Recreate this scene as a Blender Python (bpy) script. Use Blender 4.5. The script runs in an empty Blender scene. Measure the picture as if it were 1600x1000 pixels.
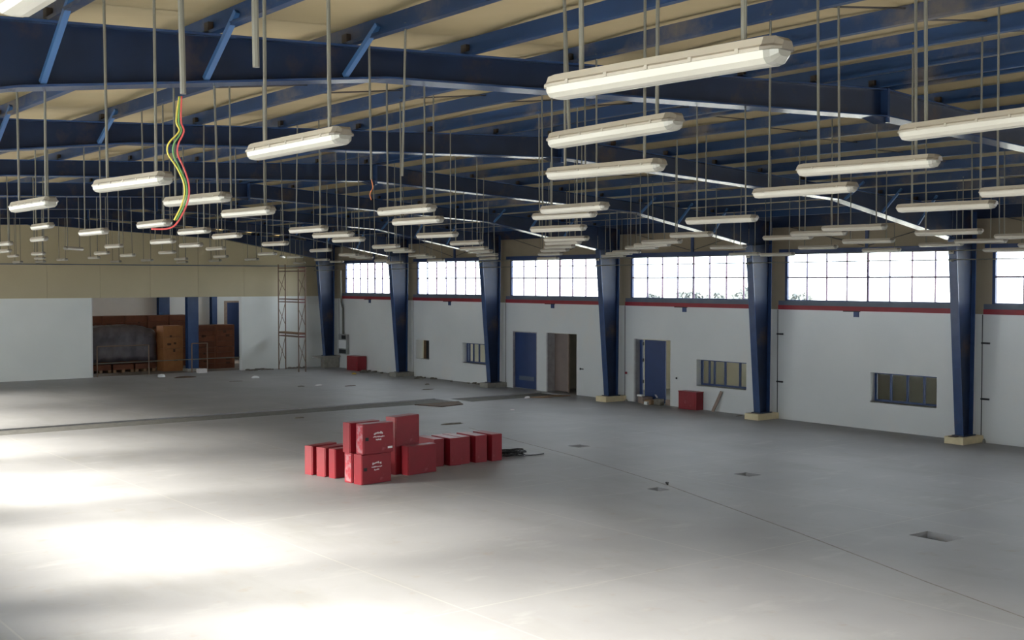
import bpy, math, random
from mathutils import Vector, Matrix
random.seed(7)
D = bpy.data
SC = bpy.context.scene
COL = SC.collection
R = math.radians

# ---------------------------------------------------------------- camera, sky, sun, exposure
cam = D.cameras.new('camera'); cam_o = D.objects.new('camera', cam); COL.objects.link(cam_o)
cam.sensor_width = 36; cam.lens = 42.435; cam.clip_end = 2000; cam.clip_start = 0.05
cam_o.location = (0, 0, 4.5); cam_o.rotation_euler = (R(90 - 1.883), 0, R(-37.29))
SC.camera = cam_o
SC.view_settings.view_transform = 'Standard'; SC.view_settings.look = 'None'
SC.view_settings.gamma = 1; SC.view_settings.use_curve_mapping = False
SC.view_settings.exposure = 1.1
SC.cycles.max_bounces = 10; SC.cycles.diffuse_bounces = 7; SC.cycles.glossy_bounces = 4
SC.cycles.transparent_max_bounces = 12; SC.cycles.sample_clamp_indirect = 8
SC.cycles.caustics_reflective = False; SC.cycles.caustics_refractive = False
SC.cycles.use_denoising = True

world = D.worlds.new('sky'); SC.world = world; world.use_nodes = True
bg = world.node_tree.nodes['Background']
bg.inputs['Color'].default_value = (0.88, 0.94, 1.0, 1); bg.inputs['Strength'].default_value = 4.5

sun = D.lights.new('sun', 'SUN'); sun_o = D.objects.new('sun', sun); COL.objects.link(sun_o)
sun.energy = 20; sun.angle = R(17); sun.color = (1.0, 0.925, 0.83)
SUN_DIR = Vector((1.0, -0.33, -0.475)).normalized()
sun_o.rotation_euler = SUN_DIR.to_track_quat('-Z', 'Y').to_euler()
sun_o.location = (-40, 30, 25)

def portal(x, y, z, w, h, rot):
    l = D.lights.new('window_portal', 'AREA'); l.shape = 'RECTANGLE'; l.size = w; l.size_y = h
    l.cycles.is_portal = True
    o = D.objects.new('window_portal', l); COL.objects.link(o); o.location = (x, y, z); o.rotation_euler = rot

# ---------------------------------------------------------------- materials
def mat(name, c1, c2=None, rough=0.6, scale=4.0, lo=0.35, hi=0.65, bump=0.0, bscale=None, metal=0.0, spec=0.5,
        rust=None, rust_amt=0.0, rust_scale=1.5, detail=5, rand=0.0, stretch=None):
    m = D.materials.new(name); m.use_nodes = True
    nt = m.node_tree; N = nt.nodes; L = nt.links; b = N['Principled BSDF']
    b.inputs['Roughness'].default_value = rough; b.inputs['Metallic'].default_value = metal
    b.inputs['Specular IOR Level'].default_value = spec
    c1 = (*c1, 1)
    if c2 is None and not rust and not bump and not rand:
        b.inputs['Base Color'].default_value = c1; return m
    c2 = (*(c2 or c1[:3]), 1)
    tc = N.new('ShaderNodeTexCoord'); src = tc.outputs['Object']
    if stretch:
        mp = N.new('ShaderNodeMapping'); mp.inputs['Scale'].default_value = stretch
        L.new(src, mp.inputs['Vector']); src = mp.outputs['Vector']
    n = N.new('ShaderNodeTexNoise'); n.inputs['Scale'].default_value = scale; n.inputs['Detail'].default_value = detail
    L.new(src, n.inputs['Vector'])
    mr = N.new('ShaderNodeMapRange'); mr.inputs['From Min'].default_value = lo; mr.inputs['From Max'].default_value = hi
    L.new(n.outputs['Fac'], mr.inputs['Value'])
    mx = N.new('ShaderNodeMix'); mx.data_type = 'RGBA'
    mx.inputs[6].default_value = c1; mx.inputs[7].default_value = c2
    L.new(mr.outputs['Result'], mx.inputs[0]); out = mx.outputs[2]
    if rust:
        n2 = N.new('ShaderNodeTexNoise'); n2.inputs['Scale'].default_value = rust_scale; n2.inputs['Detail'].default_value = 8
        n2.inputs['Roughness'].default_value = 0.65
        L.new(src, n2.inputs['Vector'])
        m2 = N.new('ShaderNodeMapRange'); m2.inputs['From Min'].default_value = 0.62 - rust_amt * .3; m2.inputs['From Max'].default_value = 0.80 - rust_amt * .3
        L.new(n2.outputs['Fac'], m2.inputs['Value'])
        x2 = N.new('ShaderNodeMix'); x2.data_type = 'RGBA'; x2.inputs[7].default_value = (*rust, 1)
        L.new(m2.outputs['Result'], x2.inputs[0]); L.new(out, x2.inputs[6]); out = x2.outputs[2]
    if rand:
        oi = N.new('ShaderNodeObjectInfo'); hs = N.new('ShaderNodeHueSaturation')
        m3 = N.new('ShaderNodeMapRange'); m3.inputs['To Min'].default_value = 1 - rand; m3.inputs['To Max'].default_value = 1 + rand
        L.new(oi.outputs['Random'], m3.inputs['Value']); L.new(m3.outputs['Result'], hs.inputs['Value'])
        L.new(out, hs.inputs['Color']); out = hs.outputs['Color']
    L.new(out, b.inputs['Base Color'])
    if bump:
        nb = N.new('ShaderNodeTexNoise'); nb.inputs['Scale'].default_value = bscale or scale * 8; nb.inputs['Detail'].default_value = 6
        L.new(src, nb.inputs['Vector'])
        bp = N.new('ShaderNodeBump'); bp.inputs['Strength'].default_value = bump; bp.inputs['Distance'].default_value = 0.02
        L.new(nb.outputs['Fac'], bp.inputs['Height']); L.new(bp.outputs['Normal'], b.inputs['Normal'])
    return m

RUST = (0.10, 0.045, 0.02)
M = {}
M['steel'] = mat('blue_steel_lit', (0.034, 0.07, 0.175), (0.028, 0.058, 0.15), rough=0.24, scale=3, rust=(0.07, 0.055, 0.05), rust_amt=0.15, rust_scale=1.2)  # frame blue lightened on flanges, for bright floor light reflected there
M['steel_shade'] = mat('blue_steel_shaded', (0.009, 0.023, 0.068), (0.008, 0.018, 0.052), rough=0.45, spec=0.35, scale=2, rust=(0.075, 0.05, 0.04), rust_amt=0.25, rust_scale=0.9)  # same frame blue, darkened to put roof shade into the webs
M['purlin'] = mat('blue_purlin_paint', (0.011, 0.040, 0.122), (0.011, 0.035, 0.10), rough=0.5, spec=0.35, scale=1.5, rust=(0.13, 0.115, 0.11), rust_amt=0.3, rust_scale=0.8, rand=0.25)
M['brace'] = mat('bright_blue_angle', (0.05, 0.14, 0.34), (0.045, 0.12, 0.30), rough=0.4)
M['cleat'] = mat('rusty_cleat', (0.022, 0.017, 0.015), (0.04, 0.024, 0.015), rough=0.8, scale=9)
M['deck'] = mat('beige_roof_liner', (0.47, 0.38, 0.225), (0.42, 0.34, 0.20), rough=0.75, scale=0.9, bump=0.15, bscale=2.5)
M['gable'] = mat('beige_cladding', (0.54, 0.465, 0.31), (0.50, 0.43, 0.285), rough=0.6, scale=0.7, lo=.3, hi=.7)
M['clad'] = mat('taupe_cladding', (0.33, 0.275, 0.20), (0.29, 0.245, 0.18), rough=0.65, scale=0.8)
M['white'] = mat('white_wall_paint', (0.715, 0.72, 0.715), (0.66, 0.67, 0.67), rough=0.2, scale=0.55, lo=.3, hi=.7, bump=0.12, bscale=3, rust=(0.72, 0.69, 0.66), rust_amt=0.15, rust_scale=0.5)
M['white_far_lit'] = mat('white_wall_paint_lit', (0.84, 0.85, 0.82), (0.79, 0.805, 0.78), rough=0.5, scale=0.5, lo=.3, hi=.7, bump=0.06, bscale=6)  # same white wall paint, extra daylight put into its colour
M['reveal'] = mat('grey_plaster', (0.40, 0.39, 0.40), (0.33, 0.31, 0.31), rough=0.85, scale=5)
M['band'] = mat('red_band_paint', (0.30, 0.020, 0.030), (0.24, 0.018, 0.028), rough=0.5, scale=2)
M['sill'] = mat('grey_blue_sill', (0.10, 0.125, 0.17), (0.08, 0.10, 0.15), rough=0.45, scale=2)
M['frame'] = mat('dark_blue_frame', (0.022, 0.05, 0.16), (0.02, 0.042, 0.13), rough=0.4, scale=3)
M['mullion'] = mat('mullion_paint', (0.07, 0.06, 0.14), (0.12, 0.05, 0.10), rough=0.5, scale=1)
M['dark'] = mat('black_rubber', (0.012, 0.012, 0.014), rough=0.6)
M['door'] = mat('navy_door_paint', (0.02, 0.045, 0.15), (0.017, 0.04, 0.13), rough=0.4, scale=2)
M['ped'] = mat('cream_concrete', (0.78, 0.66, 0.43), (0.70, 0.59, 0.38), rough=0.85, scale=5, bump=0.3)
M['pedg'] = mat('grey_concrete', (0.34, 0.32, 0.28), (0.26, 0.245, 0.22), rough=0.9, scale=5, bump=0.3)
M['rod'] = mat('galvanised_conduit', (0.165, 0.163, 0.14), (0.135, 0.132, 0.115), rough=0.5, scale=6, metal=0.1)
M['housing'] = mat('lamp_housing_plastic', (0.43, 0.395, 0.34), (0.40, 0.365, 0.315), rough=0.4, scale=3)
M['diffuser'] = mat('lamp_diffuser_plastic', (0.51, 0.49, 0.44), (0.49, 0.47, 0.42), rough=0.22, scale=3)
M['endcap'] = mat('lamp_end_plastic', (0.17, 0.152, 0.13), rough=0.4); M['endclear'] = mat('lamp_clear_end', (0.30, 0.295, 0.27), rough=0.12)
M['clip'] = mat('lamp_clip_plastic', (0.40, 0.37, 0.32), rough=0.45)
M['red'] = mat('red_cabinet_paint', (0.28, 0.011, 0.022), (0.24, 0.010, 0.019), rough=0.38, scale=3, rust=(0.46, 0.10, 0.12), rust_amt=0.0, rust_scale=3, rand=0.08)
M['red_worn'] = mat('scuffed_red_paint', (0.42, 0.03, 0.045), (0.42, 0.18, 0.20), rough=0.6, scale=9, lo=.45, hi=.6)
M['mark'] = mat('white_lettering', (0.75, 0.70, 0.70), rough=0.6)
M['rod_dark'] = mat('dark_sag_rod', (0.06, 0.055, 0.06), rough=0.5)
M['scaf'] = mat('rusty_scaffold_tube', (0.16, 0.085, 0.06), (0.24, 0.17, 0.12), rough=0.7, scale=4)
M['scaf_red'] = mat('red_scaffold_ledger', (0.22, 0.05, 0.05), (0.16, 0.04, 0.04), rough=0.7, scale=4)
M['wood'] = mat('raw_timber', (0.30, 0.19, 0.11), (0.22, 0.13, 0.075), rough=0.8, scale=5, stretch=(1, 1, 8))
M['dirtyfloor'] = mat('dirty_store_floor', (0.17, 0.14, 0.125), (0.12, 0.10, 0.09), rough=0.9, scale=3)
M['crate'] = mat('brown_crate_board', (0.17, 0.055, 0.025), (0.13, 0.042, 0.02), rough=0.75, scale=3, rand=0.15)
M['carton'] = mat('orange_carton', (0.33, 0.14, 0.05), (0.28, 0.115, 0.042), rough=0.75, scale=3)
M['ink'] = mat('dark_print', (0.07, 0.03, 0.015), rough=0.8)
M['tarp'] = mat('grey_plastic_sheet', (0.12, 0.105, 0.12), (0.055, 0.045, 0.055), rough=0.4, scale=1.6, bump=0.4, bscale=4)
M['rustplate'] = mat('rusted_plate', (0.14, 0.085, 0.055), (0.09, 0.065, 0.05), rough=0.85, scale=4)
M['trench'] = mat('dark_trench_fill', (0.165, 0.16, 0.145), (0.12, 0.115, 0.105), rough=0.95, scale=6, bump=0.5)
M['pit'] = mat('pit_concrete', (0.20, 0.195, 0.18), (0.15, 0.145, 0.135), rough=0.9, scale=6)
M['joint'] = mat('joint_filler', (0.21, 0.19, 0.165), (0.27, 0.25, 0.22), rough=0.9, scale=3)
M['cardboard'] = mat('pale_cardboard', (0.33, 0.25, 0.21), (0.27, 0.20, 0.165), rough=0.85, scale=6)
M['whiteplastic'] = mat('white_plastic', (0.85, 0.86, 0.86), rough=0.35)
M['panelgrey'] = mat('grey_enamel', (0.36, 0.37, 0.36), (0.30, 0.31, 0.30), rough=0.5)
M['yellow'] = mat('yellow_plastic', (0.62, 0.40, 0.04), rough=0.5)
M['wire_y'] = mat('yellow_green_wire', (0.50, 0.42, 0.06), rough=0.5)
M['wire_g'] = mat('green_wire', (0.10, 0.25, 0.07), rough=0.5)
M['wire_r'] = mat('red_wire', (0.50, 0.06, 0.06), rough=0.5)
M['wire_o'] = mat('orange_wire', (0.55, 0.17, 0.06), rough=0.5)
M['room'] = mat('office_paint', (0.66, 0.62, 0.50), (0.61, 0.57, 0.46), rough=0.7, scale=1)
M['roomdoor'] = mat('brown_door_leaf', (0.22, 0.17, 0.15), (0.19, 0.145, 0.13), rough=0.5, scale=2)
M['ground'] = mat('pale_ground', (0.55, 0.53, 0.48), (0.48, 0.46, 0.41), rough=0.95, scale=0.2)
M['foliage'] = mat('tree_foliage', (0.075, 0.085, 0.085), (0.055, 0.065, 0.065), rough=0.8, scale=2)
M['bark'] = mat('tree_bark', (0.12, 0.09, 0.06), rough=0.9)
M['dirt'] = mat('grey_dirt', (0.20, 0.18, 0.15), (0.13, 0.115, 0.095), rough=0.95, scale=8)
M['wallblock'] = mat('plain_outer_wall', (0.45, 0.43, 0.38), rough=0.8)

def glass():
    m = D.materials.new('window_glass'); m.use_nodes = True; nt = m.node_tree; N = nt.nodes; L = nt.links
    N.remove(N['Principled BSDF']); out = N['Material Output']
    t = N.new('ShaderNodeBsdfTransparent'); t.inputs['Color'].default_value = (0.93, 0.95, 0.95, 1)
    g = N.new('ShaderNodeBsdfGlossy'); g.inputs['Roughness'].default_value = 0.03
    f = N.new('ShaderNodeFresnel'); f.inputs['IOR'].default_value = 1.45
    ge = N.new('ShaderNodeNewGeometry'); iv = N.new('ShaderNodeMath'); iv.operation = 'SUBTRACT'; iv.inputs[0].default_value = 1
    L.new(ge.outputs['Backfacing'], iv.inputs[1]); ml = N.new('ShaderNodeMath'); ml.operation = 'MULTIPLY'
    L.new(f.outputs['Fac'], ml.inputs[0]); L.new(iv.outputs[0], ml.inputs[1])
    x = N.new('ShaderNodeMixShader'); L.new(ml.outputs[0], x.inputs['Fac']); L.new(t.outputs[0], x.inputs[1]); L.new(g.outputs[0], x.inputs[2])
    L.new(x.outputs[0], out.inputs['Surface']); return m
M['glass'] = glass()

def floor_material():
    m = mat('pale_concrete_floor', (0.365, 0.36, 0.367), (0.30, 0.295, 0.302), rough=0.5, scale=0.35, lo=.32, hi=.68, bump=0.05, bscale=9, detail=8, spec=0.22)
    nt = m.node_tree; N = nt.nodes; L = nt.links; b = N['Principled BSDF']
    base = b.inputs['Base Color'].links[0].from_socket
    tc = N.new('ShaderNodeTexCoord')
    def layer(base, scale, stretch, lo, hi, col, fac):
        mp = N.new('ShaderNodeMapping'); mp.inputs['Scale'].default_value = stretch; mp.inputs['Rotation'].default_value = (0, 0, R(8))
        L.new(tc.outputs['Object'], mp.inputs['Vector'])
        n = N.new('ShaderNodeTexNoise'); n.inputs['Scale'].default_value = scale; n.inputs['Detail'].default_value = 9; n.inputs['Roughness'].default_value = .6
        L.new(mp.outputs['Vector'], n.inputs['Vector'])
        r = N.new('ShaderNodeMapRange'); r.inputs['From Min'].default_value = lo; r.inputs['From Max'].default_value = hi; r.inputs['To Max'].default_value = fac
        L.new(n.outputs['Fac'], r.inputs['Value'])
        x = N.new('ShaderNodeMix'); x.data_type = 'RGBA'; x.inputs[7].default_value = (*col, 1)
        L.new(r.outputs['Result'], x.inputs[0]); L.new(base, x.inputs[6]); return x.outputs[2]
    o = layer(base, 0.8, (1, 0.35, 1), .52, .75, (0.26, 0.255, 0.24), .55)      # trowel streaks
    o = layer(o, 2.2, (1, 1, 1), .60, .78, (0.30, 0.25, 0.19), .6)              # brown dust spots
    o = layer(o, 1.6, (.4, 1, 1), .58, .75, (0.46, 0.455, 0.45), .5)             # pale cement bloom
    # thin pale saw-cut lines of the slab bays
    sp = N.new('ShaderNodeSeparateXYZ'); L.new(tc.outputs['Object'], sp.inputs[0])
    def line(axis, period, off):
        a = N.new('ShaderNodeMath'); a.operation = 'ADD'; a.inputs[1].default_value = off; L.new(sp.outputs[axis], a.inputs[0])
        w = N.new('ShaderNodeMath'); w.operation = 'PINGPONG'; w.inputs[1].default_value = period / 2; L.new(a.outputs[0], w.inputs[0])
        c = N.new('ShaderNodeMath'); c.operation = 'LESS_THAN'; c.inputs[1].default_value = 0.015; L.new(w.outputs[0], c.inputs[0]); return c.outputs[0]
    mm = N.new('ShaderNodeMath'); mm.operation = 'MAXIMUM'; L.new(line('X', 5.2, 1.0), mm.inputs[0]); L.new(line('Y', 7.3, 1.2), mm.inputs[1])
    fc = N.new('ShaderNodeMath'); fc.operation = 'MULTIPLY'; fc.inputs[1].default_value = .35; L.new(mm.outputs[0], fc.inputs[0])
    x = N.new('ShaderNodeMix'); x.data_type = 'RGBA'; x.inputs[7].default_value = (0.5, 0.48, 0.43, 1)
    L.new(fc.outputs[0], x.inputs[0]); L.new(o, x.inputs[6]); L.new(x.outputs[2], b.inputs['Base Color'])
    return m
M['floor'] = floor_material()

# ---------------------------------------------------------------- mesh helpers
class MB:
    def __init__(s): s.v = []; s.f = []
    def add(s, v, f):
        o = len(s.v); s.v += [tuple(p) for p in v]; s.f += [tuple(i + o for i in q) for q in f]; return s
    def box(s, a, b, mtx=None):
        x0, y0, z0 = (min(p, q) for p, q in zip(a, b)); x1, y1, z1 = (max(p, q) for p, q in zip(a, b))
        v = [(x0, y0, z0), (x1, y0, z0), (x1, y1, z0), (x0, y1, z0), (x0, y0, z1), (x1, y0, z1), (x1, y1, z1), (x0, y1, z1)]
        if mtx: v = [tuple(mtx @ Vector(p)) for p in v]
        return s.add(v, [(0, 3, 2, 1), (4, 5, 6, 7), (0, 1, 5, 4), (1, 2, 6, 5), (2, 3, 7, 6), (3, 0, 4, 7)])
    def prism(s, pts, w0, w1, axis='y'):
        """polygon pts (u,v) swept along an axis: y -> (u,w,v), x -> (w,u,v), z -> (u,v,w)"""
        put = {'y': lambda u, v, w: (u, w, v), 'x': lambda u, v, w: (w, u, v), 'z': lambda u, v, w: (u, v, w)}[axis]
        n = len(pts); v = [put(*p, w0) for p in pts] + [put(*p, w1) for p in pts]
        return s.add(v, [tuple(range(n)), tuple(range(2 * n - 1, n - 1, -1))] + [(i, i + n, (i + 1) % n + n, (i + 1) % n) for i in range(n)])
    def tube(s, pts, r, n=6):
        pts = [Vector(p) for p in pts]; rings = []
        for i, p in enumerate(pts):
            d = (pts[min(i + 1, len(pts) - 1)] - pts[max(i - 1, 0)]).normalized()
            a = d.orthogonal().normalized() if i == 0 else (a - d * a.dot(d)).normalized()
            b = d.cross(a); o = len(s.v)
            s.v += [tuple(p + (a * math.cos(t) + b * math.sin(t)) * r) for t in (2 * math.pi * k / n for k in range(n))]
            rings.append(o)
        for o, q in zip(rings, rings[1:]):
            s.f += [(o + k, o + (k + 1) % n, q + (k + 1) % n, q + k) for k in range(n)]
        s.f += [tuple(rings[0] + k for k in range(n - 1, -1, -1)), tuple(rings[-1] + k for k in range(n))]
        return s
    def beam(s, a, b, w, h, up=(0, 0, 1)):
        a = Vector(a); b = Vector(b); d = (b - a).normalized(); u = Vector(up); x = d.cross(u).normalized(); u = x.cross(d)
        v = [p + x * (i * w / 2) + u * (j * h / 2) for p in (a, b) for i, j in ((-1, -1), (1, -1), (1, 1), (-1, 1))]
        return s.add(v, [(0, 1, 2, 3), (7, 6, 5, 4), (0, 4, 5, 1), (1, 5, 6, 2), (2, 6, 7, 3), (3, 7, 4, 0)])
    def mesh(s, name, m, smooth=False):
        me = D.meshes.new(name); me.from_pydata(s.v, [], s.f); me.materials.append(M[m] if isinstance(m, str) else m)
        if smooth: me.polygons.foreach_set('use_smooth', [True] * len(me.polygons))
        me.update(); return me
    def build(s, name, m, parent=None, smooth=False, bevel=0.0):
        me = s.mesh(name, m, smooth)
        o = D.objects.new(name, me); COL.objects.link(o)
        if parent: o.parent = parent
        if bevel:
            b = o.modifiers.new('bevel', 'BEVEL'); b.width = bevel; b.segments = 2; b.limit_method = 'ANGLE'
        return o

def inst(name, me, parent=None, loc=(0, 0, 0), rot=(0, 0, 0), scale=(1, 1, 1)):
    o = D.objects.new(name, me); COL.objects.link(o); o.location = loc; o.rotation_euler = rot; o.scale = scale
    if parent: o.parent = parent
    return o
def tag(o, label, cat, group=None, kind=None):
    o['label'] = label; o['category'] = cat
    if group: o['group'] = group
    if kind: o['kind'] = kind
    return o
def thing(name, label, cat, loc=(0, 0, 0), rz=0, group=None, kind=None):
    o = D.objects.new(name, None); COL.objects.link(o); o.location = loc; o.rotation_euler = (0, 0, rz); o.empty_display_size = .1
    return tag(o, label, cat, group, kind)

UNIT = MB().tube([(0, 0, 0), (0, 0, 1)], 1.0, 8)
UNITS = {}
def rod(name, a, b, r, m, parent=None):
    """a straight round rod from a to b, sharing one unit mesh per material"""
    if m not in UNITS: UNITS[m] = UNIT.mesh('round_rod', m, False)
    a = Vector(a); b = Vector(b); d = b - a
    o = inst(name, UNITS[m], parent, a, d.to_track_quat('Z', 'Y').to_euler(), (r, r, d.length)); return o

def holed(name, m, us, vs, holes, w0, w1, put, parent=None):
    """a slab over the rectangle us x vs with rectangular holes cut through; put(u,v,w) places a point"""
    U = sorted({us[0], us[1], *(h[0] for h in holes), *(h[1] for h in holes)})
    V = sorted({vs[0], vs[1], *(h[2] for h in holes), *(h[3] for h in holes)})
    U = [u for u in U if us[0] <= u <= us[1]]; V = [v for v in V if vs[0] <= v <= vs[1]]
    def solid(i, j):
        if not (0 <= i < len(U) - 1 and 0 <= j < len(V) - 1): return False
        u = (U[i] + U[i + 1]) / 2; v = (V[j] + V[j + 1]) / 2
        return not any(h[0] < u < h[1] and h[2] < v < h[3] for h in holes)
    b = MB()
    for i in range(len(U) - 1):
        for j in range(len(V) - 1):
            if not solid(i, j): continue
            a0, a1, c0, c1 = U[i], U[i + 1], V[j], V[j + 1]
            q = lambda *p: b.add([put(*t) for t in p], [(0, 1, 2, 3)])
            q((a0, c0, w0), (a1, c0, w0), (a1, c1, w0), (a0, c1, w0)); q((a0, c0, w1), (a0, c1, w1), (a1, c1, w1), (a1, c0, w1))
            if not solid(i - 1, j): q((a0, c0, w0), (a0, c1, w0), (a0, c1, w1), (a0, c0, w1))
            if not solid(i + 1, j): q((a1, c0, w0), (a1, c0, w1), (a1, c1, w1), (a1, c1, w0))
            if not solid(i, j - 1): q((a0, c0, w0), (a0, c0, w1), (a1, c0, w1), (a1, c0, w0))
            if not solid(i, j + 1): q((a0, c1, w0), (a1, c1, w0), (a1, c1, w1), (a0, c1, w1))
    return b.build(name, m, parent)
ORD = ['zeroth', 'first', 'second', 'third', 'fourth', 'fifth', 'sixth', 'seventh', 'eighth', 'ninth', 'tenth', 'eleventh', 'twelfth', 'thirteenth', 'fourteenth', 'fifteenth', 'sixteenth', 'seventeenth', 'eighteenth', 'nineteenth', 'twentieth']
ORD += ['twenty-' + ORD[i] for i in range(1, 10)] + ['thirtieth'] + ['thirty-' + ORD[i] for i in range(1, 10)]

# ---------------------------------------------------------------- setting: floor, walls, roof
XW, XL, YN, YB = 30.65, -0.4, -5.0, 56.1
YF = [11.25, 18.93, 26.2, 33.5, 40.9, 48.14, 55.2]
RX = 15.6
ztop = lambda x: 7.39 - (0.046 * (RX - x) if x < RX else 0.066 * (x - RX))
PITS = [(21.02, 21.46, 24.66, 25.10), (18.02, 18.36, 18.48, 18.88), (21.02, 21.44, 18.62, 19.1), (18.43, 18.99, 11.88, 12.62)]
TRENCH = [(XL, 25.45, 36.75, 38.3), (25.85, 30.3, 36.4, 37.85)]
fl = holed('floor', 'floor', (XL, 40), (YN, 70), PITS + TRENCH, 0, -0.32, lambda u, v, w: (u, v, w))
tag(fl, 'pale grey concrete floor with bright sun pools and a dark trench', 'floor', kind='structure')
for i, (a, b, c, d) in enumerate(PITS):
    p = MB().box((a - .02, c - .02, -.34), (b + .02, d + .02, -.30)).build('pit_bottom', 'pit', fl)
for a, b, c, d in TRENCH:
    MB().box((a + .002, c + .002, -.3), (b - .002, d - .002, -.045)).build('trench_fill', 'trench', fl)
jt = MB(); JP = [(21.2, 30.0), (20.58, 27.03), (19.93, 23.47), (18.74, 19.02), (17.02, 13.89), (15.75, 10.45), (15.12, 8.57), (14.4, 6.0)]
for (x0, y0), (x1, y1) in zip(JP, JP[1:]):
    jt.beam((x0, y0, .0), (x1, y1, .0), .028, .004)
jt.build('floor_joint', 'joint', fl)
MB().tube([(18.72, 18.93, .02), (18.80, 19.06, .03), (18.9, 19.1, .01)], .02).build('joint_plug', 'dark', fl)

# right wall: white painted block-work below, clerestory band above
px = lambda u, v, w: (XW + w, u, v)
DOORS = [(38.57, 40.2, 2.38), (36.07, 37.95, 2.385), (30.89, 32.79, 2.345)]
LOWW = [(27.31, 29.6, .84, 1.74), (20.12, 22.39, .845, 1.725), (46.56, 47.65, .84, 1.72), (42.05, 43.88, .86, 1.74)]
holes = [(a, b, -1, z) for a, b, z in DOORS] + LOWW
wr = holed('wall_right', 'white', (YN, YB), (0, 3.56), holes, 0, .36, px)
tag(wr, 'white painted block wall with doors and office windows under the clerestory', 'wall', kind='structure')
BAYS = [(a + .47, b - .47) for a, b in zip([4.0] + YF[:-1], YF)]
BAYS[-1] = (YF[-2] + .47, YF[-1] - .75)
for i, (a, b) in enumerate(BAYS):
    MB().box((XW - .05, a - .2, 3.56), (XW + .02, b + .2, 3.70)).build('red_band', 'band', wr)
    MB().box((XW - .03, a - .2, 3.70), (XW + .1, b + .2, 3.84)).build('window_sill', 'sill', wr)
    MB().box((XW - .02, a - .2, 5.37), (XW + .1, b + .2, 5.50)).build('head_girt', 'frame', wr)
    c = (a + b) / 2
    cp = holed('upper_cladding', 'clad', (a - .47, b + .47 if i < 6 else YB), (3.56, 6.62), [(a, b, 3.84, 5.37)], .06, .16, px, wr)
    MB().box((XW - .01, c - .05, 5.5), (XW + .055, c + .05, 6.3)).build('cladding_post', 'frame', wr)
    for s in (-1, 1):
        e = c + s * 3.1
        rod('cross_brace', (XW - .02, c + s * .1, 5.56), (XW - .02, e, 6.25), .012, 'rod_dark', wr)
    MB().box((XW - .035, c + .25, 3.38), (XW + .0, c + .43, 3.57)).build('cable_bracket', 'frame', wr)
    MB().box((XW - .06, c + .2, 3.535), (XW - .005, c + .8, 3.562)).build('cable_bracket_arm', 'dark', wr)
for y in YF[1:]:
    MB().box((XW - .006, y - .235, .02), (XW + .01, y - .21, 3.55)).build('wall_joint', 'dark', wr)
for y, s in ((YF[2], -1), (YF[1], -1)):
    for z in (2.76, 1.21):
        MB().box((XW - .05, y - .46, z - .025), (XW + .01, y - .215, z + .025)).build('wall_tie', 'dark', wr)
for z in (2.76, 1.21):
    MB().box((XW - .05, YF[5] + .45, z - .03), (XW + .01, YF[5] + .7, z + .03)).build('wall_tie', 'dark', wr)
MB().box((XW - .2, YN, 6.2), (XW - .06, YB, 6.62)).build('eave_strut', 'steel_shade', wr)

# clerestory windows
for i, (a, b) in enumerate(BAYS):
    w = thing('window_%d' % (i + 1), 'white glaring clerestory window, %s of its row counted from the far corner' % ORD[len(BAYS) - i], 'window', (XW + .09, a, 3.84), kind='structure')
    W, H = b - a, 1.53
    f = MB().box((-.04, 0, 0), (.04, .09, H)).box((-.04, W - .09, 0), (.04, W, H)).box((-.04, .09, 0), (.04, W - .09, .035)).box((-.04, .09, H - .03), (.04, W - .09, H))
    f.build('frame', 'frame', w)
    n = 8; st = (W - .18) / n
    for k in range(1, n):
        t = .028 if k == 4 else .012
        MB().box((-.03, .09 + k * st - t, .035), (.03, .09 + k * st + t, H - .03)).build('mullion', 'mullion', w)
    MB().box((-.035, .09, .728), (.035, W - .09, .775)).build('transom', 'mullion', w)
    for k in range(n):
        for z0, z1 in ((.035, .728), (.775, H - .03)):
            t0 = .0 if k == 0 else (.035 if k == 4 else .017); t1 = 0 if k == n - 1 else (.035 if k == 3 else .017)
            MB().box((-.004, .09 + k * st + t0, z0), (.004, .09 + (k + 1) * st - t1, z1)).build('pane', 'glass', w)
    portal(XW + .3, (a + b) / 2, 4.6, W, 1.5, (0, R(90), 0))

# left wall with unseen windows, sills lowered to spread the sun pools (behind the camera's left shoulder)
LB = [(a + .45, b - .45) for a, b in zip([YN, 4.0] + YF[:-1], [4.0] + YF)]
wl = holed('wall_left', 'white', (YN, YB), (0, 6.9), [(a, b, 3.0, 5.37) for a, b in LB], 0, .2, lambda u, v, w: (XL - w, u, v))
tag(wl, 'white wall with a row of high windows on the sunny side', 'wall', kind='structure')
for a, b in LB:
    portal(XL - .3, (a + b) / 2, 4.185, b - a, 2.36, (0, R(-90), 0))
    MB().box((XL - .104, a, 3.0), (XL - .096, b, 5.37)).build('pane', 'glass', wl)
wn = holed('wall_near', 'white', (XL - .2, XW + .4), (0, 7.6), [], 0, .2, lambda u, v, w: (u, YN - w, v))
tag(wn, 'white end wall behind the viewer', 'wall', kind='structure')

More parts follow.
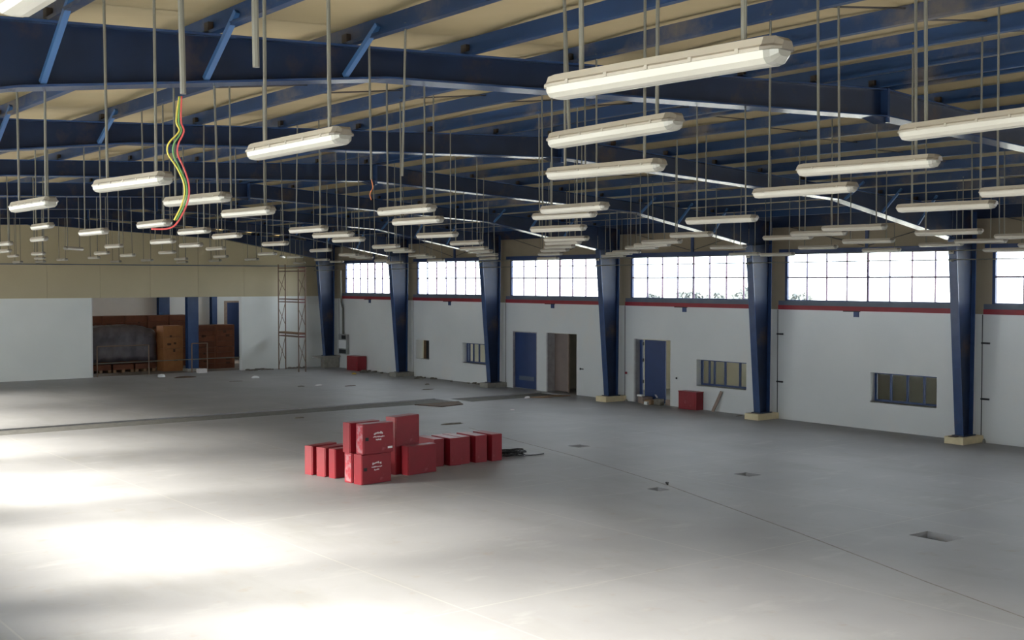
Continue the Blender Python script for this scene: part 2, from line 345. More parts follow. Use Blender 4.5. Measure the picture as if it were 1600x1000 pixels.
# far wall
py = lambda u, v, w: (u, YB + w, v)
wf = holed('wall_far', 'white_far_lit', (XL, XW + .36), (0, 3.7), [(18.34, 25.75, -1, 3.69)], 0, .3, py)
tag(wf, 'far end wall, white below and beige sheeting above, with a wide opening', 'wall', kind='structure')
xs = [XL + i * (31.05 / 13) for i in range(14)]
for x0, x1 in zip(xs, xs[1:]):
    MB().box((x0 + .006, YB - .04, 3.69), (x1 - .006, YB + .25, 5.2)).build('lower_cladding_panel', 'gable', wf)
    top = lambda x: ztop(x) + .19
    pts = [(x0 + .006, 5.24), (x1 - .006, 5.24), (x1 - .006, top(x1))] + ([(RX, top(RX))] if x0 < RX < x1 else []) + [(x0 + .006, top(x0))]
    MB().prism(pts, YB, YB + .2).build('gable_panel', 'gable', wf)
MB().box((XL, YB - .07, 5.2), (XW, YB + .02, 5.245)).build('flashing', 'sill', wf)
MB().box((18.30, YB - .012, 0), (18.35, YB + .3, 3.69)).build('opening_jamb', 'white', wf)

# roof liner (beige sheets on the purlins)
ce = thing('ceiling', 'beige roof liner sheets lying on blue purlins', 'ceiling', kind='structure')
rows = [YN - .2] + [4.0 - 3.65] + [4.0]
for a, b in zip([4.0] + YF[:-1], YF): rows += [(a + b) / 2, b]
rows += [YB + .3]
for xa, xb in ((XL - .2, RX), (RX, XW + .4)):
    n = 10
    for y0, y1 in zip(rows, rows[1:]):
        b = MB(); q = []
        m_ = 6
        for j in range(m_ + 1):
            t = j / m_; y = y0 + .004 + (y1 - y0 - .008) * t
            for k in range(n + 1):
                x = xa + (xb - xa) * k / n
                q.append((x, y, ztop(x) + .205 + .05 * 4 * t * (1 - t)))
        top = [(x, y, z + .12) for x, y, z in q]; N_ = n + 1; o = len(q)
        fs = []
        for j in range(m_):
            for k in range(n):
                i0 = j * N_ + k
                fs += [(i0, i0 + N_, i0 + N_ + 1, i0 + 1), (o + i0, o + i0 + 1, o + i0 + N_ + 1, o + i0 + N_)]
        b.add(q + top, fs).build('liner_sheet', 'deck', ce, smooth=True)

# outdoors
g = MB().box((-400, -300, -.6), (600, 500, -.45)).build('ground', 'ground')
tag(g, 'pale open ground outside the windows', 'ground', kind='structure')
for i, (x, y, s, l) in enumerate([(90, 88.2, 1.25, 'widest'), (91, 80.6, 1.5, 'tallest'), (90, 84.6, 1.15, 'low round'), (92, 75.5, 1.2, 'small leaning'), (94, 97.5, 1.0, 'faint outlying')]):
    t = thing('tree', '%s distant grey tree seen through the clerestory window above the nearest navy door' % l, 'tree', (x, y, -.45), i * .7, group='distant trees')
    b = MB(); rnd = random.Random(i)
    H_ = 1.85 + s * .8
    for k in range(230):
        u = rnd.random() * 6.283; v = math.acos(rnd.uniform(-.8, 1)); r = s * rnd.uniform(.6, 1.0)
        c = Vector((r * math.sin(v) * math.cos(u) * 1.2, r * math.sin(v) * math.sin(u) * 1.2, H_ + r * math.cos(v) * .75))
        d = .28 * s; e = [Vector((rnd.uniform(-d, d), rnd.uniform(-d, d), rnd.uniform(-d, d))) for _ in range(4)]
        b.add([c + q for q in e], [(0, 1, 2), (0, 2, 3), (0, 3, 1), (1, 3, 2)])
    b.build('crown', 'foliage', t); MB().tube([(0, 0, 0), (.05, 0, H_ * .6), (0, 0, H_)], .1).build('trunk', 'bark', t)

# offices behind the right wall
RH = 3.5
hole_y = [(46.2, 48.2), (27.3, 30.8), (18.6, 19.8), (11, 15), (39.6, 41.5)]  # unseen openings added so daylight reaches the offices
an = holed('wall_office_back', 'room', (10, YB), (0, RH), [(a, b, .3, 3.2) for a, b in hole_y], 0, .15, lambda u, v, w: (36.5 + w, u, v))
tag(an, 'dull beige back wall of the offices seen through doors and windows', 'wall', kind='structure')
for a, b in hole_y:
    MB().box((36.56, a, .3), (36.57, b, 3.2)).build('pane', 'glass', an)
MB().box((XW + .36, 10, RH - .1), (36.65, YB, RH + .05)).build('office_roof', 'room', an)
for y in (18.0, 27.0, 36.0, 38.25, 45.6, 53):
    MB().box((XW + .36, y - .06, 0), (36.5, y + .06, RH - .1)).build('partition_panel', 'room', an)

# ---------------------------------------------------------------- doors and office windows
d = thing('door_1', 'closed navy steel door, farthest of the three in the white wall', 'door', (XW, 38.57, 0), kind='structure')
MB().box((.10, .04, .02), (.15, 1.59, 2.34)).build('door_leaf', 'door', d)
MB().box((.09, .3, .35), (.101, 1.3, .52)).build('kick_vent', 'sill', d)
MB().box((.0, .0, 0), (.2, .04, 2.38)).box((.0, 1.59, 0), (.2, 1.63, 2.38)).box((.0, .04, 2.34), (.2, 1.59, 2.38)).build('door_frame', 'reveal', d)
d = thing('door_2', 'open doorway with a brown door leaf standing behind, middle of the three doors', 'door', (XW, 36.07, 0), kind='structure')
MB().box((.0, 1.80, 0), (.37, 1.88, 2.385)).build('door_frame', 'reveal', d)
MB().box((.37, .98, .03), (.42, 2.15, 2.34)).build('door_leaf', 'roomdoor', d)
MB().box((.365, .93, .0), (.44, .98, 2.38)).build('door_stile', 'cardboard', d)
MB().box((-.012, -.42, 1.02), (.0, -.22, 1.06)).build('door_handle', 'dark', d)
MB().box((-.015, -.26, 1.0), (.0, -.2, 1.08)).build('handle_plate', 'dark', d)
d = thing('door_3', 'open navy door beside the red cabinet, nearest of the three doors', 'door', (XW, 30.89, 0), kind='structure')
MB().box((.0, 1.82, 0), (.36, 1.9, 2.345)).build('door_frame', 'reveal', d)
MB().box((.22, .48, .03), (.27, 1.55, 2.30)).build('door_leaf', 'door', d)
MB().box((.20, 1.66, .03), (.26, 1.80, 2.30)).build('side_leaf', 'door', d)
for z in (.7, 1.5, 2.1):
    MB().box((.18, 1.585, z), (.22, 1.625, z + .12)).build('hinge', 'dark', d)
for (y, z, r, m_, nm, l) in ((33.18, 1.05, .05, 'band', 'alarm_button', 'small round red alarm button left of the nearest navy door'), (30.55, 1.02, .035, 'dark', 'light_switch', 'small dark switch right of the nearest navy door')):
    b = MB().tube([(XW - .045, y, z), (XW + .005, y, z)], r, 12); t = thing(nm, l, nm.split('_')[1], (0, 0, 0)); b.build('cap', m_, t)
    MB().box((XW - .015, y - .07, z - .07), (XW + .004, y + .07, z + .07)).build('back_plate', 'white', t)

LW = [('window_8', 'blue framed sliding office window with a pane pushed open, beside the nearest door', LOWW[0]),
      ('window_9', 'blue framed office window of four panes in the near bay', LOWW[1]),
      ('window_10', 'small square unglazed opening in the white wall near the far corner', LOWW[2]),
      ('window_11', 'office window half hidden by the third blue column from the far corner', LOWW[3])]
for nm, l, (a, b, z0, z1) in LW:
    w = thing(nm, l, 'window', (XW + .26, a, z0), kind='structure')
    W, H = b - a, z1 - z0
    if nm == 'window_10':
        MB().box((-.01, W - .30, .0), (.1, W - .26, H)).build('timber_edge', 'wood', w)
        MB().box((.1, 0, 0), (.12, W - .26, H)).build('shutter', 'dark', w); continue
    MB().box((-.03, 0, 0), (.03, .06, H)).box((-.03, W - .07, 0), (.03, W, H)).box((-.03, .06, 0), (.03, W - .07, .06)).box((-.03, .06, H - .05), (.03, W - .07, H)).build('frame', 'frame', w)
    if nm == 'window_9':
        mul = [W * k / 4 for k in (1, 2, 3)]; spans = [(0.06, W / 4), (W / 4, W / 2), (W / 2, W * .75), (W * .75, W - .07)]
    elif nm == 'window_8':
        mul = [.50, W - .38, W - .62, W - 1.12]; spans = [(.06, .5), (W - .38, W - .07), (W - .62, W - .38), (W - 1.12, W - .62)]
    else:
        mul = [.4, .9, W - .2, W - .5]; spans = [(.06, .4), (.4, .9), (.9, W - .5), (W - .2, W - .07)]
    for y in mul:
        MB().box((-.025, y - .035, .06), (.025, y + .035, H - .05)).build('mullion', 'frame', w)
    for s0, s1 in spans:
        MB().box((-.003, s0 + .035, .06), (.003, s1 - .035, H - .05)).build('pane', 'glass', w)
    MB().box((-.26, 0, -.02), (-.03, W, .004)).build('window_board', 'reveal', w)

# ---------------------------------------------------------------- steel frames
FROM = ['', 'first', 'second', 'third', 'fourth', 'fifth', 'sixth', 'seventh']
KL, KR = 6.8, 24.45
def zbot(x):
    P = [(.9, 5.75), (3.0, 6.2), (KL, 6.66), (RX, 6.97), (KR, 6.50), (29.46, 5.62)]
    for (x0, z0), (x1, z1) in zip(P, P[1:]):
        if x <= x1: return z0 + (z1 - z0) * (x - x0) / (x1 - x0)
    return P[-1][1]
PUR = [RX - 1.53 * k for k in range(10, 0, -1)] + [RX - .17, RX + .17] + [RX + 1.53 * k for k in range(1, 10)]
PUR = [x for x in PUR if x > 0]
for i, y in enumerate(YF):
    r = thing('steel_rafter', 'tapered blue roof rafter, %s counted from the viewer' % FROM[i + 1], 'rafter', (0, y, 0), group='blue roof rafters')
    BX = [.9, 3.0, KL, RX, KR, 29.46]
    web = [(x, zbot(x)) for x in BX] + [(29.46, ztop(29.46)), (RX, ztop(RX)), (.9, ztop(.9))]
    MB().prism(web, -.01, .01).build('web', 'steel_shade', r)
    b = MB()
    for x0, x1 in zip(BX, BX[1:]): b.beam((x0, 0, zbot(x0)), (x1, 0, zbot(x1)), .34, .022)
    b.build('bottom_flange', 'steel', r)
    b = MB()
    for x0, x1 in ((.9, RX), (RX, 29.46)): b.beam((x0, 0, ztop(x0) - .012), (x1, 0, ztop(x1) - .012), .24, .022)
    b.build('top_flange', 'steel', r)
    MB().box((RX - .025, -.14, zbot(RX) - .09), (RX + .025, .14, ztop(RX))).build('ridge_splice_plate', 'steel', r)
    MB().prism([(RX - .35, zbot(RX) - .022), (RX - .025, zbot(RX) - .1), (RX - .025, zbot(RX) - .0)], -.10, .10).build('splice_stiffener', 'steel_shade', r)
    for x in PUR:
        MB().box((x - .075, -.05, ztop(x)), (x - .022, .05, ztop(x) + .12)).build('purlin_cleat', 'cleat', r)
    if i < 6:
        fx = [x for x in PUR if x < 7.0 and x > 2.5] + ([x for x in PUR if x > 23.5 and x < 29] if i else [])
        for x in fx:
            rr = MB().beam((x - .14, -.13, zbot(x - .14) + .03), (x - .03, -.62, ztop(x) + .12), .055, .055, (1, 0, 0)).build('fly_brace', 'brace', r)
NAMEF = {1: 'nearest', 2: 'second', 3: 'third', 4: 'fourth', 5: 'fifth', 6: 'farthest'}
for i, y in enumerate(YF):
    if i == 0: continue
    lab = {1: 'nearest to the viewer', 6: 'in the far corner'}.get(i, '%s from the viewer' % FROM[i])
    base = .2 if i < 6 else .62
    c = thing('steel_column', 'tapered dark blue steel column on a concrete pedestal, %s' % lab, 'column', (0, y, 0), group='blue columns along the right wall')
    xi = lambda z: 29.93 + (29.5 - 29.93) * (z - .2) / (5.62 - .2)
    web = [(xi(base), base + .02), (30.38, base + .02), (30.45, ztop(30.45)), (29.5, ztop(29.5)), (29.5, 5.62)]
    MB().prism(web, -.01, .01).build('web', 'steel_shade', c)
    MB().beam((xi(base), 0, base + .02), (29.49, 0, 5.62), .26, .024, (1, 0, 0)).build('inner_flange', 'steel', c)
    MB().beam((30.38, 0, base + .02), (30.45, 0, ztop(30.45) - .02), .26, .024, (1, 0, 0)).build('outer_flange', 'steel', c)
    MB().beam((29.51, 0, 5.60), (30.42, 0, 5.66), .25, .022).build('knee_plate', 'steel_shade', c)
    MB().box((xi(base) - .08, -.18, base), (30.46, .18, base + .025)).build('base_plate', 'steel_shade', c)
    MB().box((29.46, -.05, 5.22), (29.52, .10, 5.30)).build('junction_box', 'housing', c)
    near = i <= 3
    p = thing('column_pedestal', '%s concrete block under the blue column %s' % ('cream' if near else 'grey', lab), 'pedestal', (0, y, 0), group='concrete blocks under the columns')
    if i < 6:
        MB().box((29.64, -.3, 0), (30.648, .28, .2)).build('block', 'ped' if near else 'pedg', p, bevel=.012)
        if i == 1: MB().beam((29.66, .12, .207), (29.66, -.1, .207), .16, .012).build('broken_lid', 'rustplate', p)
    else:
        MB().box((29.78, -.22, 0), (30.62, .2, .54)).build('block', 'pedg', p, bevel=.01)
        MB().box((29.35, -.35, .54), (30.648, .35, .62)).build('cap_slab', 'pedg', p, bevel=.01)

nl = sum(1 for x in PUR if x < RX)
for k, x in enumerate(PUR):
    left = x < RX
    o_ = nl - k if left else k - nl + 1
    z = ztop(x)
    b = MB().box((x - .012, YN, z), (x + .012, YB - .01, z + .2)).box((x - .075, YN, z), (x - .012, YB - .01, z + .018)).box((x + .012, YN, z + .182), (x + .075, YB - .01, z + .2))
    b.box((x - .075, YN, z + .018), (x - .06, YB - .01, z + .035))
    p = b.build('roof_purlin', 'purlin')
    tag(p, 'long blue roof purlin, %s from the ridge on the %s slope' % (ORD[o_], 'window-wall' if not left else 'viewer'), 'purlin', 'blue roof purlins')
mids = [(a + b) / 2 for a, b in zip([4.0] + YF[:-1], YF)]
for i, y in enumerate(mids):
    b = MB()
    for x0, x1 in zip(PUR, PUR[1:]): b.tube([(x0, y, ztop(x0) + .05), (x1, y + .02, ztop(x1) + .17)], .011, 5)
    t = b.build('sag_rod', 'rod_dark'); tag(t, 'thin dark tie rod line across the purlins in the %s roof bay' % FROM[i + 1], 'tie rod', 'tie rods between purlins')
for i, (x, z) in enumerate(((29.38, 5.06), (29.42, 5.31))):
    b = MB().tube([(x, 2, z + .02), (x, 18, z), (x, 30, z - .01), (x, 44, z - .03), (x, 55.3, z - .06)], .016, 6)
    for y in YF[1:]: b.box((x - .02, y - .03, z - .05), (29.62, y + .03, z - .02))
    t = b.build('cable_conduit', 'rod'); tag(t, 'thin grey conduit running across the columns in front of the clerestory, %s of two' % ('lower' if i == 0 else 'upper'), 'conduit')

# ---------------------------------------------------------------- hanging fluorescent lights
def loft(sections, close=True):
    b = MB(); n = len(sections[0][1]); v = []; f = []
    for y, pts in sections: v += [(x, y, z) for x, z in pts]
    for s in range(len(sections) - 1):
        for k in range(n):
            f.append((s * n + k, s * n + (k + 1) % n, (s + 1) * n + (k + 1) % n, (s + 1) * n + k))
    f += [tuple(range(n - 1, -1, -1)), tuple((len(sections) - 1) * n + k for k in range(n))]
    return b.add(v, f)
hs = [(-.068, 0), (-.068, .012), (-.055, .022), (-.042, .052), (.042, .052), (.055, .022), (.068, .012), (.068, 0)]
sc = lambda pts, a, c=1.0: [(x * a, z * c) for x, z in pts]
housing = loft([(-.61, sc(hs, .55, .55)), (-.585, sc(hs, .9, .9)), (-.54, hs), (.54, hs), (.585, sc(hs, .9, .9)), (.61, sc(hs, .55, .55))]).mesh('housing', 'housing')
ds = [(.062, 0), (.058, -.028), (.040, -.046), (.012, -.050), (-.012, -.050), (-.040, -.046), (-.058, -.028), (-.062, 0)]
diff = loft([(-.55, sc(ds, 1)), (.55, sc(ds, 1))]).mesh('diffuser', 'diffuser')
endc = loft([(.55, sc(ds, .99, .99)), (.575, sc(ds, .92, .9)), (.60, sc(ds, .6, .45))]).mesh('end_cap', 'diffuser')
endw = loft([(-.60, sc(ds, .6, .45)), (-.575, sc(ds, .92, .9)), (-.55, sc(ds, .99, .99))]).mesh('end_cap', 'endclear')
hend = loft([(-.615, sc(hs, .56, .6)), (-.588, sc(hs, .93, .93)), (-.54, sc(hs, 1.03, 1.03))]).mesh('end_plate', 'endcap')
cl = MB().box((-.003, -.008, .0), (.003, .008, .018)).mesh('clip', 'clip')
LIGHTS = [(3.51,3.62,5.36,0.082,1042,110),(4.72,5.25,5.36,-0.059,962,205),(6.28,7.07,5.36,0.12,947,265),(9.34,11.05,5.36,0.001,898,325),(10.26,12.34,5.36,0.12,882,336),
(12.81,15.56,5.36,0.12,872,357),(16.17,19.37,5.36,0.12,884,374),(17.61,21.21,5.36,0,880,379),(19.72,23.89,5.36,0,874,386),(21.92,26.77,5.36,0,866,391),
(25.01,30.77,5.36,0,860,397),(29.2,36.07,5.341,0,856,404),(7.64,5.64,5.36,0.12,1357,259),(9.25,7.54,5.36,0.036,1258,298),(12.79,11.89,5.36,0.098,1126,344),
(16.57,16.16,5.36,-0.08,1080,367),(19.08,19.52,5.36,0,1034,378),(20.54,21.34,5.36,0,1019,383),(21.92,23.17,5.36,0,1002,387),(25.01,27.11,5.36,0,978,394),
(26.48,29.05,5.36,0,968,396),(28.76,31.84,5.36,0,958,400),(23.38,21.48,5.36,0,1138,386),(6.07,3.71,5.36,-0.12,1546,190),(12.56,8.16,5.36,0.105,1480,322),
(10.89,6.11,5.36,-0.071,1610,296),(16.47,12.38,5.36,0.12,1334,356),(17.92,14.25,5.36,0.12,1278,365),(19.17,16.01,5.36,0.12,1230,371),(25.47,20.27,5.36,0,1278,386),
(22.3,16.38,5.36,0.12,1356,377),(29.2,21,5.36,0,1377,391),(19.36,12.51,5.36,0.12,1482,363),(25.78,16.85,5.36,0,1470,382),(24.26,14.88,5.36,0.12,1532,377),
(22.16,12.63,5.36,0.12,1600,369),(29.2,17.19,5.289,0,1572,390),(27.99,15.5,5.36,0,1630,382),(29.2,26.13,5.33,0,1163,397),(29.2,24.79,5.297,0,1214,398),
(3.57,6.95,5.36,-0.009,468,225),(3.79,10.51,5.36,0.101,207,285),(4.01,14.3,5.36,0.012,50,320),(5.73,19.9,5.36,-0.025,66,354),(7.45,26.12,5.36,-0.038,61,374),
(7.14,21.72,5.36,-0.003,146,363),(7.75,29.94,5.36,0,7,381),(9.65,37.29,5.36,0,7,392),(11.86,44.71,5.36,0,20,400),(11.51,40.45,5.36,0,60,396),
(13.89,48.62,5.36,0,62,404),(15.46,54,5.31,0,64,409),(10.42,33.33,5.36,-0.7,115,388),(15.6,51.44,5.36,0,97,406),(12.84,38.28,5.36,0,159,396),
(10.49,30.37,5.36,0,178,385),(15.24,46.33,5.36,0,147,403),(14.7,41.17,5.36,0,200,399),(6.86,18.07,5.36,-0.027,240,350),(8.43,20.3,5.36,-0.007,303,362),
(10.1,26.07,5.36,0,254,378),(14.15,36.18,5.36,0,261,394),(11.71,28.39,5.36,0,298,383),(9.82,22.03,5.36,-0.014,355,369),(13.49,30.99,5.36,0,338,388),
(19.01,50.87,5.36,0,230,407),(18.96,46.98,5.36,0,283,405),(21.84,54,5.34,0,284,410),(18.74,54,5.341,0,181,409),(18.19,41.35,5.36,0,345,401),
(21.68,49.9,5.36,0,336,407),(21.56,45.94,5.36,0,394,405),(14.51,54,5.274,0,28,410),(5.15,12.33,5.36,0.12,308,312),(6.62,14.22,5.36,0.064,388,332),
(9.68,18.42,5.36,0.009,482,359),(11.21,20.34,5.36,0.12,520,367),(12.8,22.55,5.36,0.019,544,375),(12.83,26.07,5.36,0,430,381),(16.68,30.99,5.36,0,501,391),
(17.52,36.17,5.36,0,418,397),(19.97,39.99,5.36,-0.55,442,401),(20.61,40.26,5.36,0,461,402),(27.78,53.78,5.36,0,468,411),(7.94,12.57,5.36,0.011,636,328),
(9.53,14.78,5.36,0.031,652,345),(12.83,19.21,5.36,0.052,682,368),(16,22.74,5.36,0,728,380),(16.11,26.46,5.36,0,603,385),(18.02,29.05,5.36,0,619,390),
(19.2,30.52,5.36,0,631,393),(20.24,35.65,5.36,0,544,398),(21.87,37.81,5.36,0,560,400),(23.28,39.8,5.36,0,570,402),(24.4,45.23,5.36,0,503,406),
(27.47,49.49,5.36,0,526,409),(27.26,45.12,5.36,0,596,407),(29.2,47.21,5.312,0,616,410),(22.67,35.1,5.36,0,654,399),(24.78,37.86,5.36,0,665,402),
(28.66,43,5.36,0,681,406),(19.06,26.75,5.36,0,740,388),(21.13,29.3,5.36,0,751,393),(24.25,33.24,5.36,0,761,398),(28.21,38.58,5.36,0,763,404)]

TAKEN = []
def onto_purlin(x, y, z):
    # every light hangs from a free stretch of the purlin nearest to it
    for p in sorted((q for q in PUR if q < 29), key=lambda q: abs(q - x)):
        k = p / x
        if y * k < 54.9 and all(abs(p - a) > .3 or abs(y * k - b) > 1.3 for a, b in TAKEN): break
    TAKEN.append((p, y * k)); return p, y * k, 4.5 + (z - 4.5) * k
LIGHTS = [(*onto_purlin(x, y, z), a, ix, iy) for x, y, z, a, ix, iy in LIGHTS]
LIGHTS.append((1.07, 3.42, 5.375, .0, 20, 12))
ZONES = {}
for i, (x, y, z, a, ix, iy) in enumerate(LIGHTS):
    if ix < 500: zn = 'gable' if iy >= 358 else ('rafters' if i else 'rafters')
    elif iy < 300: zn = 'top'
    else:
        zn = 'bay%d' % (1 if ix < 625 else 2 if ix < 768 else 3 if ix < 950 else 4 if ix < 1188 else 5 if ix < 1505 else 6)
    ZONES.setdefault(zn, []).append((iy, ix, i))
ZTXT = {'gable': 'white batten light hanging before the beige gable, %s in height order',
        'rafters': 'white batten light hanging left, before the blue rafters, %s from the top',
        'top': 'big white batten light hanging close under the roof, %s from the top',
        'bay1': 'white batten light hanging toward the clerestory window next the far corner, %s from top',
        'bay2': 'white batten light hanging toward the second window from far corner, %s from top',
        'bay3': 'white batten light in the stacked row left of mid roof, %s from top',
        'bay4': 'white batten light hanging over the nearest navy door bay, %s from top',
        'bay5': 'white batten light hanging over the four-pane office window bay, %s from top',
        'bay6': 'white batten light at the right edge past the nearest column, %s from top'}
LABEL = {}
for zn, l in ZONES.items():
    for r_, (iy, ix, i) in enumerate(sorted(l)): LABEL[i] = ZTXT[zn] % ORD[r_ + 1]
rl = random.Random(3)
for i, (x, y, z, a, ix, iy) in enumerate(LIGHTS):
    t = thing('fluorescent_light', LABEL[i], 'light', (x, y, z), a, group='hanging fluorescent lights')
    inst('housing', housing, t); inst('diffuser', diff, t); inst('end_cap', endw, t); inst('end_plate', hend, t); inst('end_cap', endc, t)
    if y < 13:
        for k in range(5):
            for s in (-.069, .069): inst('clip', cl, t, (s, -.44 + .22 * k, 0))
    ca, sa = math.cos(a), math.sin(a); ca_ = ca
    for s in (-1, 1):
        off = s * next((o for o in (.42, .36, .48, .30, .53) if all(abs(y + s * o * ca_ - q) > .2 for q in YF)), .42)
        wx, wy = x - sa * off, y + ca * off
        p = min(PUR, key=lambda q: abs(q - wx))
        lean = rl.uniform(-.12, .12) if rl.random() < .2 else rl.uniform(-.02, .02)
        tx, ty, tz = wx - .01, wy + lean, ztop(p) + .06
        # rods hang in the light's own frame
        dx, dy = tx - x, ty - y
        lx, ly = dx * ca + dy * sa, -dx * sa + dy * ca
        rod('hanging_rod', (0, off, .045), (lx, ly, tz - z), .0115, 'rod', t)

# cut conduit rods without a light, with wires dangling
def free_rod(x, y, z, label, lean=.03):
    p = min(PUR, key=lambda q: abs(q - x)); k = p / x; x, y, z = p, y * k, 4.5 + (z - 4.5) * k; t = thing('conduit_rod', label, 'rod', (x, y, z))
    rod('tube', (0, 0, 0), (p - .02 - x, lean, ztop(p) + .06 - z), .0125, 'rod', t)
free_rod(2.29, 5.63, 5.40, 'grey conduit rod with coloured wires dangling from its cut end', .02)
free_rod(2.25, 4.74, 5.40, 'short grey conduit rod hanging empty at the top left', .0)
free_rod(5.75, 9.16, 5.427, 'grey conduit rod ending in mid air right of the dangling wires', -.1)
free_rod(5.75, 9.70, 5.432, 'grey conduit rod with a short orange wire at its end', .0)
WP = [(1.830, 4.527, 5.214), (1.822, 4.527, 5.118), (1.830, 4.519, 5.078), (1.806, 4.535, 5.030), (1.806, 4.543, 4.990), (1.822, 4.519, 4.933), (1.842, 4.503, 4.869), (1.838, 4.507, 4.805), (1.810, 4.527, 4.733), (1.782, 4.543, 4.702), (1.726, 4.583, 4.699)]
def spline(P, n=5):
    P = [Vector(p) for p in P]; out = []
    for i in range(len(P) - 1):
        p0, p1, p2, p3 = P[max(i - 1, 0)], P[i], P[i + 1], P[min(i + 2, len(P) - 1)]
        for k in range(n):
            t = k / n; out.append(.5 * ((2 * p1) + (p2 - p0) * t + (2 * p0 - 5 * p1 + 4 * p2 - p3) * t * t + (3 * p1 - p0 - 3 * p2 + p3) * t ** 3))
    return out + [P[-1]]
rw = random.Random(5)
for nm, m_, dx, n_, lab in (('yellow_wire', 'wire_y', -.008, 9, 'yellow wire of the dangling trio'), ('green_wire', 'wire_g', .0, 9, 'green wire of the dangling trio'), ('red_wire', 'wire_r', .008, 11, 'red wire of the dangling trio, curling furthest left')):
    P = [Vector(p) + Vector((dx * (1 if 0 < i < 9 else .4) + (-.012 if (nm[0] == 'y' and i in (3, 4)) else 0) + (.008 if nm[0] == 'r' and i in (3, 4, 5) else 0), -dx * .5, 0)) for i, p in enumerate(WP[:n_])]
    tag(MB().tube(spline(P), .0034, 6).build(nm, m_, smooth=True), lab, 'wire')
tag(MB().tube(spline([(6.420, 10.830, 5.553), (6.432, 10.820, 5.461), (6.410, 10.840, 5.391), (6.420, 10.830, 5.331)]), .006, 5).build('orange_wire', 'wire_o', smooth=True), 'short orange wire hanging from a lone rod end', 'wire')

# ---------------------------------------------------------------- red hose cabinets
def cabinet(x, y, z, yaw, W, Dp, H, label, face=True, lettered=False, sticker=False, worn=False, narrow=False):
    t = thing('hose_cabinet', label, 'cabinet', (x, y, z), R(yaw), group='red hose cabinets on the floor')
    MB().box((0, .02, 0), (W, Dp, H)).build('body', 'red', t, bevel=.006)
    MB().box((.012, .0, .012), (W - .012, .02, H - .012)).build('door', 'red', t, bevel=.004)
    if lettered:
        MB().box((.05, -.012, H * .45), (.13, .0, H * .45 + .07)).build('lock', 'dark', t)
        rm = random.Random(int(x * 100) + int(z * 10)); b = MB(); cx = W * .5
        for zc, wd, hh, arch in ((H * .62, .25, .055, .02), (H * .53, .30, .04, .0), (H * .43, .15, .04, .0)):
            u = -wd / 2
            while u < wd / 2 - .01:
                s = rm.uniform(.014, .034); q = arch * (1 - (2 * u / wd) ** 2); h2 = hh * rm.uniform(.5, 1)
                b.box((cx + u, -.004, zc + q + rm.uniform(0, hh * .3)), (cx + u + s * .75, .0, zc + q + h2)); u += s
        b.build('lettering', 'mark', t)['kind'] = 'stuff'
    if sticker: MB().box((W * .80, -.004, .09), (W * .95, .0, .135)).build('sticker', 'whiteplastic', t)
    if worn: MB().box((-.003, .03, .03), (.0, Dp - .01, H - .04)).build('scuffed_side', 'red_worn', t)
    return t
HC = .67
cabinet(13.35, 22.96, 0, 7.6, .83, .30, HC, 'lettered red cabinet at the bottom front of the tall stack', lettered=True)
cabinet(13.31, 23.33, 0, 7.4, .83, .27, HC, 'red cabinet at the bottom back of the lettered stack', worn=True)
cabinet(13.375, 22.94, HC, 4.5, .82, .28, HC, 'lettered red cabinet on top with a white sticker at its corner', lettered=True, sticker=True, worn=True)
cabinet(13.28, 23.36, HC, 5.0, .82, .28, HC, 'plain red cabinet on top, behind the stickered one')
cabinet(13.15, 24.87, 0, 18, .83, .25, HC, 'red cabinet at the far left end of the row')
cabinet(13.25, 24.44, 0, 16, .83, .29, HC, 'red cabinet in the middle of the left-hand three')
cabinet(13.32, 24.10, 0, 11, .83, .23, HC, 'red cabinet of the left-hand three, next to the lettered stack')
cabinet(14.87, 23.47, 0, 7, .86, .25, HC, 'single red cabinet with its broad blank face, in front of the tallest')
cabinet(14.69, 23.73, 0, 16, .84, .30, HC, 'red cabinet hidden below the tallest one, behind the broad-faced one')
cabinet(14.69, 23.72, HC, 16.6, .84, .31, HC, 'tallest standing red cabinet, blank, on top of another')
for x0, x1, y, l in ((16.06, 16.36, 24.19, 'first red cabinet of the right-hand row, end on, partly hidden'), (16.46, 16.80, 24.09, 'second red cabinet from the left in the right-hand row'),
                     (16.825, 17.1, 24.15, 'middle red cabinet of the right-hand row'), (17.24, 17.6, 24.12, 'red cabinet second from the right end of the row'), (17.72, 18.04, 24.09, 'red cabinet at the right end of the row beside the black cable')):
    cabinet(x1, y, 0, 90, .83, x1 - x0, HC, l, narrow=True)
cb = []
for k in range(120):
    a_ = k * .42; r_ = .26 + .10 * math.sin(k * .9)
    cb.append((18.72 + r_ * math.cos(a_) * 1.15, 24.62 + r_ * math.sin(a_), .02 + .13 * abs(math.sin(k * .13)) * (1 - k / 260)))
cb += [(18.95, 24.3, .02), (19.2, 24.2, .02), (19.5, 24.25, .02)]
tag(MB().tube(spline(cb, 2), .013, 5).build('cable_coil', 'dark', smooth=True), 'tangled black cable lying beside the right-hand red cabinet', 'cable')

